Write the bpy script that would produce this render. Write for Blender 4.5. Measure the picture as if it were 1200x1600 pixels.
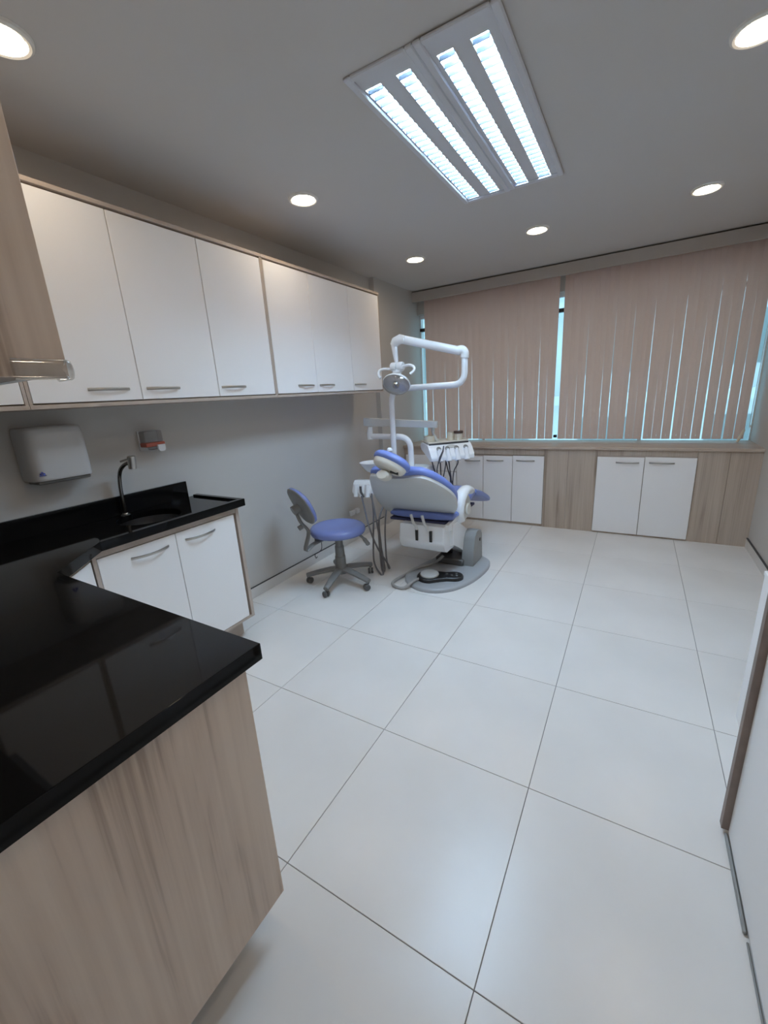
import bpy, bmesh, math, random
from mathutils import Vector, Matrix
random.seed(7)
PI = math.pi
S = bpy.context.scene
COL = S.collection
for o in list(bpy.data.objects):
    bpy.data.objects.remove(o)

# ------------------------------------------------------------------ camera, world, exposure
cam_d = bpy.data.cameras.new('camera')
cam = bpy.data.objects.new('camera', cam_d)
COL.objects.link(cam)
YAW, PIT, ROL = 0.546036355, 0.274851422, -0.061129813
cy_, sy_ = math.cos(YAW), math.sin(YAW)
F_ = Vector((-sy_*math.cos(PIT), cy_*math.cos(PIT), -math.sin(PIT)))
R_ = Vector((cy_, sy_, 0))
U_ = R_.cross(F_)
c_, s_ = math.cos(ROL), math.sin(ROL)
RX = c_*R_ + s_*U_
UX = -s_*R_ + c_*U_
M = Matrix((RX, UX, -F_)).transposed().to_4x4()
M.translation = Vector((1.410841, -0.62660029, 1.38525191))
cam.matrix_world = M
cam_d.sensor_fit = 'VERTICAL'
cam_d.sensor_height = 36.0
cam_d.lens = 649.439449/1600.0*36.0
cam_d.clip_start = 0.01
S.camera = cam

w = bpy.data.worlds.new('sky')
S.world = w
w.use_nodes = True
wn = w.node_tree.nodes
wl = w.node_tree.links
wn.clear()
wo = wn.new('ShaderNodeOutputWorld')
wb = wn.new('ShaderNodeBackground')
wb.inputs['Color'].default_value = (0.46, 0.80, 1.0, 1)
wb.inputs['Strength'].default_value = 2.0
wl.new(wb.outputs[0], wo.inputs[0])
TUBE_E = 104.0          # fluorescent tubes, cool white
SPOT_E = 69.0          # round downlights, warm white
S.view_settings.view_transform = 'Standard'
S.view_settings.look = 'None'
S.view_settings.gamma = 1.0
S.view_settings.use_curve_mapping = False
S.view_settings.exposure = 0.0
S.cycles.diffuse_bounces = 8
S.cycles.max_bounces = 14

# ------------------------------------------------------------------ materials
def mat(name, color, rough=0.5, metal=0.0, spec=0.5, emit=None, estr=0.0, noise=None, bump=None, coat=0.0):
    m = bpy.data.materials.new(name)
    m.use_nodes = True
    nt = m.node_tree
    b = nt.nodes['Principled BSDF']
    b.inputs['Base Color'].default_value = (*color, 1)
    b.inputs['Roughness'].default_value = rough
    b.inputs['Metallic'].default_value = metal
    b.inputs['Specular IOR Level'].default_value = spec
    b.inputs['Coat Weight'].default_value = coat
    if emit:
        b.inputs['Emission Color'].default_value = (*emit, 1)
        b.inputs['Emission Strength'].default_value = estr
    tc = nt.nodes.new('ShaderNodeTexCoord')
    if noise:
        sc, amt = noise
        n = nt.nodes.new('ShaderNodeTexNoise')
        n.inputs['Scale'].default_value = sc
        n.inputs['Detail'].default_value = 5
        nt.links.new(tc.outputs['Object'], n.inputs['Vector'])
        r = nt.nodes.new('ShaderNodeValToRGB')
        r.color_ramp.elements[0].position = 0.3
        r.color_ramp.elements[1].position = 0.7
        r.color_ramp.elements[0].color = (*[c*(1-amt) for c in color], 1)
        r.color_ramp.elements[1].color = (*[min(1, c*(1+amt)) for c in color], 1)
        nt.links.new(n.outputs['Fac'], r.inputs[0])
        nt.links.new(r.outputs[0], b.inputs['Base Color'])
    if bump:
        sc, st = bump
        n = nt.nodes.new('ShaderNodeTexNoise')
        n.inputs['Scale'].default_value = sc
        n.inputs['Detail'].default_value = 3
        nt.links.new(tc.outputs['Object'], n.inputs['Vector'])
        bp = nt.nodes.new('ShaderNodeBump')
        bp.inputs['Strength'].default_value = st
        bp.inputs['Distance'].default_value = 0.002
        nt.links.new(n.outputs['Fac'], bp.inputs['Height'])
        nt.links.new(bp.outputs[0], b.inputs['Normal'])
    return m

def wood(name, light, mid, dark, vec=(9, 9, 0.55), seed=0.0, dist=0.5, fig=0.05):
    m = bpy.data.materials.new(name)
    m.use_nodes = True
    nt = m.node_tree
    b = nt.nodes['Principled BSDF']
    b.inputs['Roughness'].default_value = 0.45
    b.inputs['Specular IOR Level'].default_value = 0.3
    tc = nt.nodes.new('ShaderNodeTexCoord')
    mp = nt.nodes.new('ShaderNodeMapping')
    mp.inputs['Scale'].default_value = vec
    mp.inputs['Location'].default_value = (seed, seed*1.7, seed*.3)
    nt.links.new(tc.outputs['Object'], mp.inputs['Vector'])
    n1 = nt.nodes.new('ShaderNodeTexNoise')      # broad boards of tone
    n1.inputs['Scale'].default_value = 1.0
    n1.inputs['Detail'].default_value = 4
    n1.inputs['Roughness'].default_value = 0.6
    n1.inputs['Distortion'].default_value = dist
    nt.links.new(mp.outputs[0], n1.inputs['Vector'])
    mp2 = nt.nodes.new('ShaderNodeMapping')
    mp2.inputs['Scale'].default_value = tuple(v*k for v, k in zip(vec, (14, 14, 2)))
    nt.links.new(tc.outputs['Object'], mp2.inputs['Vector'])
    n2 = nt.nodes.new('ShaderNodeTexNoise')      # fine fibres
    n2.inputs['Scale'].default_value = 1.0
    n2.inputs['Detail'].default_value = 6
    nt.links.new(mp2.outputs[0], n2.inputs['Vector'])
    mx = nt.nodes.new('ShaderNodeMath')
    mx.operation = 'MULTIPLY_ADD'
    mx.inputs[1].default_value = 0.40
    nt.links.new(n2.outputs['Fac'], mx.inputs[0])
    ml = nt.nodes.new('ShaderNodeMath')
    ml.operation = 'MULTIPLY'
    ml.inputs[1].default_value = 0.62
    nt.links.new(n1.outputs['Fac'], ml.inputs[0])
    nt.links.new(ml.outputs[0], mx.inputs[2])
    wv = nt.nodes.new('ShaderNodeTexWave')       # cathedral figure
    wv.wave_type = 'BANDS'
    wv.bands_direction = 'DIAGONAL'
    wv.inputs['Scale'].default_value = 0.55
    wv.inputs['Distortion'].default_value = 7.0
    wv.inputs['Detail'].default_value = 4.0
    wv.inputs['Detail Scale'].default_value = 1.2
    nt.links.new(mp.outputs[0], wv.inputs['Vector'])
    mw = nt.nodes.new('ShaderNodeMath')
    mw.operation = 'MULTIPLY_ADD'
    mw.inputs[1].default_value = fig
    nt.links.new(wv.outputs['Fac'], mw.inputs[0])
    nt.links.new(mx.outputs[0], mw.inputs[2])
    sub = nt.nodes.new('ShaderNodeMath')
    sub.operation = 'SUBTRACT'
    sub.inputs[1].default_value = fig*.5
    nt.links.new(mw.outputs[0], sub.inputs[0])
    r = nt.nodes.new('ShaderNodeValToRGB')
    e = r.color_ramp.elements
    e[0].position = 0.36; e[0].color = (*dark, 1)
    e[1].position = 0.59; e[1].color = (*light, 1)
    k = e.new(0.45); k.color = (*mid, 1)
    nt.links.new(sub.outputs[0], r.inputs[0])
    nt.links.new(r.outputs[0], b.inputs['Base Color'])
    return m

M_ = {}
M_['wall'] = mat('wall_paint', (0.545, 0.52, 0.49), 0.6, spec=0.25, bump=(60, .08))
M_['ceiling'] = mat('ceiling_paint', (0.585, 0.56, 0.535), 0.8, spec=0.15, bump=(50, .05))
M_['tile'] = mat('porcelain_tile', (0.74, 0.72, 0.69), 0.27, spec=0.35, noise=(2.2, .045))
M_['grout'] = mat('tile_grout', (0.22, 0.21, 0.20), 0.9)
M_['base'] = mat('baseboard_tile', (0.62, 0.60, 0.57), 0.35, noise=(4, .04))
M_['seam'] = mat('dark_seam', (0.06, 0.06, 0.06), 0.8)
M_['wood'] = wood('grey_ash_laminate', (0.52, 0.43, 0.35), (0.44, 0.355, 0.285), (0.28, 0.215, 0.165))
M_['wood2'] = wood('grey_ash_laminate_lightened', (0.66, 0.545, 0.45), (0.58, 0.465, 0.38), (0.36, 0.275, 0.215), vec=(5, 4.2, 0.55), seed=3.1, dist=1.2, fig=0.13)  # laminate lightened in colour to make up for light missing on the ends
M_['woodtop'] = wood('grey_ash_laminate_top', (0.52, 0.43, 0.355), (0.45, 0.365, 0.30), (0.33, 0.26, 0.205), vec=(0.5, 9, 9))
M_['strip'] = mat('brown_edge_strip', (0.235, 0.18, 0.155), 0.5, noise=(14, .15))
M_['edge'] = mat('beige_edge_band', (0.46, 0.385, 0.325), 0.5, noise=(12, .08))
M_['white'] = mat('white_laminate', (0.86, 0.85, 0.84), 0.35, spec=0.35, bump=(180, .05))
M_['carc'] = mat('cabinet_carcass', (0.40, 0.335, 0.29), 0.6)
M_['dark'] = mat('shadow_gap', (0.05, 0.045, 0.04), 0.8)
M_['steel'] = mat('brushed_steel', (0.52, 0.50, 0.47), 0.28, metal=1)
M_['chrome'] = mat('chrome', (0.70, 0.69, 0.67), 0.12, metal=1)
M_['bowl'] = mat('satin_steel_bowl', (0.20, 0.20, 0.20), 0.32, metal=1)
M_['steeld'] = mat('dark_steel', (0.22, 0.21, 0.20), 0.22, metal=1)
M_['granite'] = mat('black_granite', (0.005, 0.005, 0.0052), 0.05, spec=0.17)
M_['enamel'] = mat('white_enamel', (0.80, 0.82, 0.84), 0.25, spec=0.5)
M_['cream'] = mat('cream_plastic', (0.66, 0.64, 0.58), 0.42)
M_['cup'] = mat('ivory_plastic', (0.72, 0.67, 0.55), 0.4)
M_['shell'] = mat('white_shell_plastic', (0.60, 0.61, 0.60), 0.4)
M_['blue'] = mat('periwinkle_vinyl', (0.165, 0.23, 0.55), 0.30, spec=0.5, noise=(8, .04))
M_['blues'] = mat('stool_blue_vinyl', (0.165, 0.205, 0.44), 0.2, spec=0.5, noise=(8, .04))
M_['bluedark'] = mat('seat_underside', (0.03, 0.035, 0.09), 0.6)
M_['grey'] = mat('grey_plastic', (0.20, 0.20, 0.195), 0.5)
M_['greyd'] = mat('dark_grey_plastic', (0.10, 0.10, 0.10), 0.45)
M_['basep'] = mat('grey_base_plate', (0.36, 0.37, 0.38), 0.4)
M_['pillar'] = mat('grey_pillar', (0.27, 0.275, 0.27), 0.45)
M_['black'] = mat('black_rubber', (0.012, 0.012, 0.013), 0.35)
M_['hose'] = mat('grey_hose', (0.17, 0.17, 0.185), 0.45)
M_['hosed'] = mat('dark_hose', (0.06, 0.06, 0.07), 0.45)
M_['cable'] = mat('grey_cable', (0.36, 0.35, 0.34), 0.45)
M_['pad'] = mat('pedal_disc', (0.50, 0.50, 0.48), 0.5)
M_['brown'] = mat('brown_cap', (0.06, 0.032, 0.024), 0.35)
M_['dispenser'] = mat('grey_white_plastic', (0.56, 0.55, 0.54), 0.38, bump=(300, .06))
M_['logo'] = mat('blue_print', (0.05, 0.06, 0.25), 0.5)
M_['soap'] = mat('orange_red_label', (0.42, 0.10, 0.06), 0.35)
M_['fixture'] = mat('fixture_white', (0.60, 0.61, 0.64), 0.35, metal=0.0, spec=0.5)
M_['alu'] = mat('louver_aluminium', (0.80, 0.86, 0.95), 0.25, metal=0.6)
M_['blade'] = mat('louver_blade_grey', (0.016, 0.022, 0.03), 0.4)
M_['tube'] = mat('lit_tube', (1, 1, 1), 0.5, emit=(0.54, 0.77, 1.0), estr=TUBE_E)
M_['lamp'] = mat('lit_diffuser', (1, 1, 1), 0.5, emit=(1.0, 0.82, 0.62), estr=SPOT_E)
M_['lens'] = mat('pale_reflector', (0.66, 0.68, 0.72), 0.22, metal=0.35)
M_['ring'] = mat('white_trim_ring', (0.8, 0.78, 0.72), 0.3)
M_['frameblk'] = mat('black_window_frame', (0.01, 0.01, 0.01), 0.4)
M_['facade'] = mat('far_facade', (0.74, 0.76, 0.78), 0.8, noise=(.6, .05))
M_['valance'] = mat('valance_fabric', (0.48, 0.43, 0.385), 0.7)

def glass(name, tint=(1, 1, 1), gl=0.08, rough=0.02):
    m = bpy.data.materials.new(name)
    m.use_nodes = True
    nt = m.node_tree
    for n in list(nt.nodes):
        if n.type != 'OUTPUT_MATERIAL':
            nt.nodes.remove(n)
    out = [n for n in nt.nodes if n.type == 'OUTPUT_MATERIAL'][0]
    t = nt.nodes.new('ShaderNodeBsdfTransparent'); t.inputs[0].default_value = (*tint, 1)
    g = nt.nodes.new('ShaderNodeBsdfGlossy'); g.inputs['Roughness'].default_value = rough
    lw = nt.nodes.new('ShaderNodeLayerWeight'); lw.inputs[0].default_value = 0.35
    mth = nt.nodes.new('ShaderNodeMath'); mth.operation = 'MULTIPLY_ADD'
    mth.inputs[1].default_value = 0.6; mth.inputs[2].default_value = gl
    nt.links.new(lw.outputs['Fresnel'], mth.inputs[0])
    mx = nt.nodes.new('ShaderNodeMixShader')
    nt.links.new(mth.outputs[0], mx.inputs[0])
    nt.links.new(t.outputs[0], mx.inputs[1]); nt.links.new(g.outputs[0], mx.inputs[2])
    nt.links.new(mx.outputs[0], out.inputs[0])
    return m
M_['glass'] = glass('window_glass', (0.95, 0.98, 0.98), 0.03)
M_['clear2'] = glass('clear_tank', (0.88, 0.87, 0.86), 0.16, 0.12)
M_['clear'] = glass('clear_plastic', (0.93, 0.93, 0.92), 0.07, 0.08)

def fabric(name, col, trans):
    m = bpy.data.materials.new(name)
    m.use_nodes = True
    nt = m.node_tree
    for n in list(nt.nodes):
        if n.type != 'OUTPUT_MATERIAL':
            nt.nodes.remove(n)
    out = [n for n in nt.nodes if n.type == 'OUTPUT_MATERIAL'][0]
    tc = nt.nodes.new('ShaderNodeTexCoord')
    wv = nt.nodes.new('ShaderNodeTexNoise'); wv.inputs['Scale'].default_value = 260
    nt.links.new(tc.outputs['Object'], wv.inputs['Vector'])
    rp = nt.nodes.new('ShaderNodeValToRGB')
    rp.color_ramp.elements[0].color = (*[c*.9 for c in col], 1)
    rp.color_ramp.elements[1].color = (*[c*1.1 for c in col], 1)
    nt.links.new(wv.outputs['Fac'], rp.inputs[0])
    d = nt.nodes.new('ShaderNodeBsdfDiffuse')
    nt.links.new(rp.outputs[0], d.inputs[0])
    t = nt.nodes.new('ShaderNodeBsdfTranslucent'); t.inputs[0].default_value = (*trans, 1)
    a = nt.nodes.new('ShaderNodeAddShader')
    nt.links.new(d.outputs[0], a.inputs[0]); nt.links.new(t.outputs[0], a.inputs[1])
    nt.links.new(a.outputs[0], out.inputs[0])
    return m
M_['blind'] = fabric('blind_fabric', (0.52, 0.43, 0.385), (0.22, 0.12, 0.095))

# ------------------------------------------------------------------ helpers
ROOTM = {}
def setp(o, label=None, cat=None, group=None, kind=None):
    if label: o['label'] = label
    if cat: o['category'] = cat
    if group: o['group'] = group
    if kind: o['kind'] = kind
    return o

def thing(name, label, cat, loc=(0, 0, 0), rotz=0.0, group=None, kind=None):
    o = bpy.data.objects.new(name, None)
    o.empty_display_size = 0.05
    COL.objects.link(o)
    o.location = loc
    o.rotation_euler = (0, 0, rotz)
    ROOTM[o.name] = Matrix.Translation(loc) @ Matrix.Rotation(rotz, 4, 'Z')
    setp(o, label, cat, group, kind)
    return o

def finish(bm, ang=38):
    bmesh.ops.recalc_face_normals(bm, faces=bm.faces[:])
    la = math.radians(ang)
    for f in bm.faces:
        f.smooth = True
    for e in bm.edges:
        if len(e.link_faces) == 2:
            e.smooth = e.calc_face_angle(0) < la
        else:
            e.smooth = False

def obj(name, bm, m, parent=None, local=False, label=None, kind=None, ang=38):
    """one mesh object; bm is in world coordinates unless local (then in the root's own frame)"""
    finish(bm, ang)
    root = parent
    while root is not None and root.parent is not None:
        root = root.parent
    if root is not None and not local and root.name in ROOTM:
        bm.transform(ROOTM[root.name].inverted())
    me = bpy.data.meshes.new(name)
    bm.to_mesh(me)
    bm.free()
    mm = M_[m] if isinstance(m, str) else m
    me.materials.append(mm)
    o = bpy.data.objects.new(name, me)
    COL.objects.link(o)
    if 8 < len(me.polygons) < 400:        # keep the large flat faces flat beside their small bevels
        wnm = o.modifiers.new('flat_faces', 'WEIGHTED_NORMAL')
        wnm.keep_sharp = True
        wnm.weight = 100
    if parent is not None:
        o.parent = parent
    if label: o['label'] = label
    if kind: o['kind'] = kind
    return o

def solo(name, bm, m, label, cat, group=None, kind=None, ang=38):
    """top-level mesh whose origin sits at the centre of its base"""
    xs = [v.co for v in bm.verts]
    lo = Vector((min(v.x for v in xs), min(v.y for v in xs), min(v.z for v in xs)))
    hi = Vector((max(v.x for v in xs), max(v.y for v in xs), max(v.z for v in xs)))
    c = Vector(((lo.x+hi.x)/2, (lo.y+hi.y)/2, lo.z))
    bm.transform(Matrix.Translation(-c))
    o = obj(name, bm, m, ang=ang)
    o.location = c
    ROOTM[o.name] = Matrix.Translation(c)
    setp(o, label, cat, group, kind)
    return o

def B():
    return bmesh.new()

def box(bm, x0, x1, y0, y1, z0, z1, bev=0.0, seg=1):
    r = bmesh.ops.create_cube(bm, size=1.0)
    vs = r['verts']
    bmesh.ops.scale(bm, vec=(x1-x0, y1-y0, z1-z0), verts=vs)
    bmesh.ops.translate(bm, vec=((x0+x1)/2, (y0+y1)/2, (z0+z1)/2), verts=vs)
    if bev > 0:
        es = list({e for v in vs for e in v.link_edges})
        bmesh.ops.bevel(bm, geom=es, offset=bev, segments=seg, affect='EDGES', profile=0.5)
    return bm

def bx(*a, **k):
    return box(B(), *a, **k)

def smooth_path(pts, n=8):
    P = [Vector(p) for p in pts]
    if len(P) < 3:
        return P
    out = []
    for i in range(len(P)-1):
        p0 = P[max(i-1, 0)]; p1 = P[i]; p2 = P[i+1]; p3 = P[min(i+2, len(P)-1)]
        for k in range(n):
            t = k/n
            out.append(0.5*((2*p1)+(-p0+p2)*t+(2*p0-5*p1+4*p2-p3)*t*t+(-p0+3*p1-3*p2+p3)*t**3))
    out.append(P[-1])
    return out

def round_path(pts, r, n=6):
    """polyline with its corners rounded by radius r"""
    P = [Vector(p) for p in pts]
    out = [P[0]]
    for i in range(1, len(P)-1):
        a = (P[i-1]-P[i]); b = (P[i+1]-P[i])
        d = min(r, a.length*.49, b.length*.49)
        p1 = P[i]+a.normalized()*d; p2 = P[i]+b.normalized()*d
        for k in range(n+1):
            t = k/n
            out.append((1-t)**2*p1+2*t*(1-t)*P[i]+t*t*p2)
    out.append(P[-1])
    return out

def tube(bm, pts, r, seg=12, rb=None, up=None, cap=True):
    """sweep a circle (or an ellipse r across, rb along up) along pts; r may be a list"""
    P = [Vector(p) for p in pts]
    n = len(P)
    T = []
    for i in range(n):
        d = P[min(i+1, n-1)]-P[max(i-1, 0)]
        T.append(d.normalized())
    if up is not None:
        N = [Vector(up) for _ in P]
        N = [(v-t*v.dot(t)).normalized() for v, t in zip(N, T)]
    else:
        v = Vector((0, 0, 1)) if abs(T[0].z) < .9 else Vector((1, 0, 0))
        N = [(v-T[0]*v.dot(T[0])).normalized()]
        for i in range(1, n):
            v = N[-1]-T[i]*N[-1].dot(T[i])
            N.append(v.normalized())
    rings = []
    for i in range(n):
        bi = T[i].cross(N[i])
        ra = r[i] if isinstance(r, (list, tuple)) else r
        rc = ra if rb is None else rb
        rings.append([bm.verts.new(P[i]+N[i]*math.cos(2*PI*k/seg)*rc+bi*math.sin(2*PI*k/seg)*ra) for k in range(seg)])
    for i in range(n-1):
        for k in range(seg):
            bm.faces.new((rings[i][k], rings[i][(k+1) % seg], rings[i+1][(k+1) % seg], rings[i+1][k]))
    if cap:
        bm.faces.new(rings[0][::-1])
        bm.faces.new(rings[-1])
    return bm

def lathe(bm, prof, c=(0, 0, 0), seg=32, axis='Z', sx=1.0, sy=1.0):
    """revolve (r, h) pairs about an axis through c"""
    rings = []
    def pt(r, h, a):
        u, v = r*math.cos(a)*sx, r*math.sin(a)*sy
        if axis == 'Z': q = (u, v, h)
        elif axis == 'X': q = (h, u, v)
        else: q = (v, h, u)
        return Vector(q)+Vector(c)
    for r, h in prof:
        if r <= 1e-6:
            rings.append([bm.verts.new(pt(0, h, 0))])
        else:
            rings.append([bm.verts.new(pt(r, h, 2*PI*k/seg)) for k in range(seg)])
    for a, b in zip(rings[:-1], rings[1:]):
        for k in range(seg):
            k2 = (k+1) % seg
            if len(a) == 1 and len(b) == 1: continue
            if len(a) == 1: bm.faces.new((a[0], b[k], b[k2]))
            elif len(b) == 1: bm.faces.new((a[k], a[k2], b[0]))
            else: bm.faces.new((a[k], a[k2], b[k2], b[k]))
    if len(rings[0]) > 1: bm.faces.new(rings[0][::-1])
    if len(rings[-1]) > 1: bm.faces.new(rings[-1])
    return bm

def prism(bm, poly, fn, a0, a1, bev=0.0):
    """extrude a 2D polygon between a0 and a1; fn(u, v, a) gives the point"""
    A = [bm.verts.new(fn(u, v, a0)) for u, v in poly]
    Bv = [bm.verts.new(fn(u, v, a1)) for u, v in poly]
    n = len(poly)
    fs = [bm.faces.new(A[::-1]), bm.faces.new(Bv)]
    for k in range(n):
        fs.append(bm.faces.new((A[k], A[(k+1) % n], Bv[(k+1) % n], Bv[k])))
    if bev > 0:
        es = list({e for f in fs[:2] for e in f.edges})
        bmesh.ops.bevel(bm, geom=es, offset=bev, segments=2, affect='EDGES', profile=0.5)
    return bm

def close_path(pts, n=6):
    """closed smooth outline through 2D points"""
    P = [Vector((p[0], p[1])) for p in pts]
    L = len(P)
    out = []
    for i in range(L):
        p0, p1, p2, p3 = P[i-1], P[i], P[(i+1) % L], P[(i+2) % L]
        for k in range(n):
            t = k/n
            q = 0.5*((2*p1)+(-p0+p2)*t+(2*p0-5*p1+4*p2-p3)*t*t+(-p0+3*p1-3*p2+p3)*t**3)
            out.append((q.x, q.y))
    return out

def pad(bm, outline, prof, fn):
    """cushion: prof is a list of (inset, h) from the underside to the top; fn(u, v, h) -> point"""
    n = len(outline)
    area = sum(outline[i][0]*outline[(i+1) % n][1]-outline[(i+1) % n][0]*outline[i][1] for i in range(n))
    sg = 1 if area > 0 else -1
    nor = []
    for i in range(n):
        a, b = outline[i-1], outline[(i+1) % n]
        d = Vector((b[0]-a[0], b[1]-a[1])).normalized()
        nor.append(Vector((-d.y, d.x))*sg)
    cx = sum(p[0] for p in outline)/n
    cy = sum(p[1] for p in outline)/n
    rings = []
    def ring(ins, h, k=1.0):
        vs = []
        for i in range(n):
            u = outline[i][0]+nor[i].x*ins; v = outline[i][1]+nor[i].y*ins
            u = cx+(u-cx)*k; v = cy+(v-cy)*k
            vs.append(bm.verts.new(fn(u, v, h)))
        return vs
    i0, h0 = prof[0]; i1, h1 = prof[-1]
    rings.append(ring(i0, h0, .45)); rings.append(ring(i0, h0, .8))
    for ins, h in prof:
        rings.append(ring(ins, h))
    rings.append(ring(i1, h1, .8)); rings.append(ring(i1, h1, .45))
    for a, b in zip(rings[:-1], rings[1:]):
        for k in range(n):
            bm.faces.new((a[k], a[(k+1) % n], b[(k+1) % n], b[k]))
    bot = bm.verts.new(fn(cx, cy, h0)); top = bm.verts.new(fn(cx, cy, h1))
    for k in range(n):
        bm.faces.new((bot, rings[0][(k+1) % n], rings[0][k]))
        bm.faces.new((top, rings[-1][k], rings[-1][(k+1) % n]))
    return bm

def loft(bm, secs, e=3.0, seg=28):
    """superellipse sections (centre, half width along X, half height vector, hh)"""
    rings = []
    for c, hw, upv, hh in secs:
        c = Vector(c); up = Vector(upv).normalized()
        vs = []
        for k in range(seg):
            a = 2*PI*k/seg
            cu, su = math.cos(a), math.sin(a)
            u = math.copysign(abs(cu)**(2/e), cu)*hw
            v = math.copysign(abs(su)**(2/e), su)*hh
            vs.append(bm.verts.new(c+Vector((u, 0, 0))+up*v))
        rings.append(vs)
    for a, b in zip(rings[:-1], rings[1:]):
        for k in range(seg):
            bm.faces.new((a[k], a[(k+1) % seg], b[(k+1) % seg], b[k]))
    bm.faces.new(rings[0][::-1]); bm.faces.new(rings[-1])
    return bm

def quadplane(bm, x0, x1, y0, y1, z):
    vs = [bm.verts.new(p) for p in ((x0, y0, z), (x1, y0, z), (x1, y1, z), (x0, y1, z))]
    bm.faces.new(vs)

def bow_handle(bm, a, b, out, bulge=0.026, ra=0.0032, rb=0.0065, up=(0, 0, 1)):
    """flat bow handle from a to b standing off the door along out"""
    a, b, out = Vector(a), Vector(b), Vector(out)
    pts = []
    for k in range(13):
        t = k/12
        pts.append(a+(b-a)*t+out*(bulge*math.sin(PI*t)**.75))
    tube(bm, pts, ra, 8, rb=rb, up=up)

# ------------------------------------------------------------------ room shell
XL, XR, YN, YB, ZC = -0.9, 2.3, -0.70, 4.10, 2.465
PX, PY = -0.85, 3.16                     # pilaster face in the far left corner

fl = solo('floor', bx(XL-.1, XR+.1, YN-.1, YB+.15, -0.12, -0.004), 'grout',
          'pale square porcelain tiled floor of the treatment room', 'floor', kind='structure')
tile_cache = {}
gx = [XL, 0, .6, 1.2, 1.8, XR]
gy = [YN, -0.6] + [0.6*k for k in range(0, 7)] + [YB]
gx = [XL, -0.6, 0.0, 0.6, 1.2, 1.8, XR]
for i in range(len(gx)-1):
    for j in range(len(gy)-1):
        x0, x1, y0, y1 = gx[i], gx[i+1], gy[j], gy[j+1]
        if x1-x0 < .02 or y1-y0 < .02: continue
        key = (round(x1-x0, 3), round(y1-y0, 3))
        c = Vector(((x0+x1)/2, (y0+y1)/2, 0))
        if key not in tile_cache:
            g = 0.0012
            bm = bx(-key[0]/2+g, key[0]/2-g, -key[1]/2+g, key[1]/2-g, -0.010, 0.0, bev=0.0008)
            finish(bm, 20)
            me = bpy.data.meshes.new('tile'); bm.to_mesh(me); bm.free()
            me.materials.append(M_['tile'])
            tile_cache[key] = me
        t = bpy.data.objects.new('tile', tile_cache[key])
        COL.objects.link(t)
        t.parent = fl
        t.location = c - fl.location

# ceiling, with the opening the two recessed fixtures sit in
HX0, HX1, HY0, HY1 = 0.432, 0.958, 0.925, 2.135
bm = B()
zt = ZC+.16
box(bm, XL-.1, HX0, YN-.1, YB+.15, ZC, zt); box(bm, HX1, XR+.1, YN-.1, YB+.15, ZC, zt)
box(bm, HX0, HX1, YN-.1, HY0, ZC, zt); box(bm, HX0, HX1, HY1, YB+.15, ZC, zt)
solo('ceiling', bm, 'ceiling', 'flat grey-white plaster ceiling with round downlights', 'ceiling', kind='structure')

wl_ = solo('wall_left', bx(XL-.1, XL, YN-.1, YB+.15, 0, ZC), 'wall', 'grey painted left wall behind the sink and stool', 'wall', kind='structure')
obj('pilaster', bx(XL, PX, PY, YB+.15, 0, ZC), 'wall', wl_)
solo('wall_right', bx(XR, XR+.1, YN-.1, YB+.15, 0, ZC), 'wall', 'grey painted right wall beside the window bench', 'wall', kind='structure')
solo('wall_front', bx(XL, XR, YN-.1, YN, 0, ZC), 'wall', 'grey painted wall at the near end of the room', 'wall', kind='structure')
bm = B()
box(bm, XL, XR, YB, YB+.15, 0, 0.775)
box(bm, XL, XR, YB, YB+.15, 2.24, ZC)
solo('wall_back', bm, 'wall', 'window wall behind the bench and blinds', 'wall', kind='structure')

# baseboards with the dark line along their top
bb = solo('baseboard_left', bx(XL, XL+.012, 0.93, PY, 0, 0.078, bev=.001), 'base', 'pale tile baseboard along the left wall', 'baseboard', kind='structure')
obj('joint', bx(XL, XL+.013, 0.93, PY, 0.078, 0.0817), 'seam', bb)
bb = solo('baseboard_right', bx(XR-.012, XR, 1.335, 3.63, 0, 0.075, bev=.001), 'base', 'pale tile baseboard along the right wall', 'baseboard', kind='structure')
obj('joint', bx(XR-.013, XR, 1.335, 3.63, 0.075, 0.080), 'seam', bb)

# window: black aluminium frame with two sashes of glass
win = solo('window_1', (lambda b: (box(b, PX, XR, 4.16, 4.20, .775, .80), box(b, PX, XR, 4.16, 4.20, 2.20, 2.24),
      box(b, PX, PX+.010, 4.16, 4.20, .80, 2.20), box(b, XR-.010, XR, 4.16, 4.20, .80, 2.20), b)[-1])(B()), 'enamel',
      'wide window with black cross rail behind the vertical blinds', 'window', kind='structure')
obj('latch', bx(.678, .712, 4.145, 4.165, .838, .866, bev=.003), 'frameblk', win)
obj('rail', bx(PX, XR, 4.155, 4.205, 2.065, 2.10), 'frameblk', win)
obj('mullion', bx(1.45, 1.48, 4.165, 4.195, .80, 2.065), 'enamel', win)
obj('mullion', bx(-0.10, -.07, 4.165, 4.195, .80, 2.065), 'enamel', win)
for a, b in ((PX+.010, -.10), (-.07, 1.45), (1.48, XR-.010)):
    obj('pane', bx(a, b, 4.178, 4.183, .80, 2.065), 'glass', win)
obj('pane', bx(PX+.010, XR-.010, 4.178, 4.183, 2.10, 2.20), 'glass', win)

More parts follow.
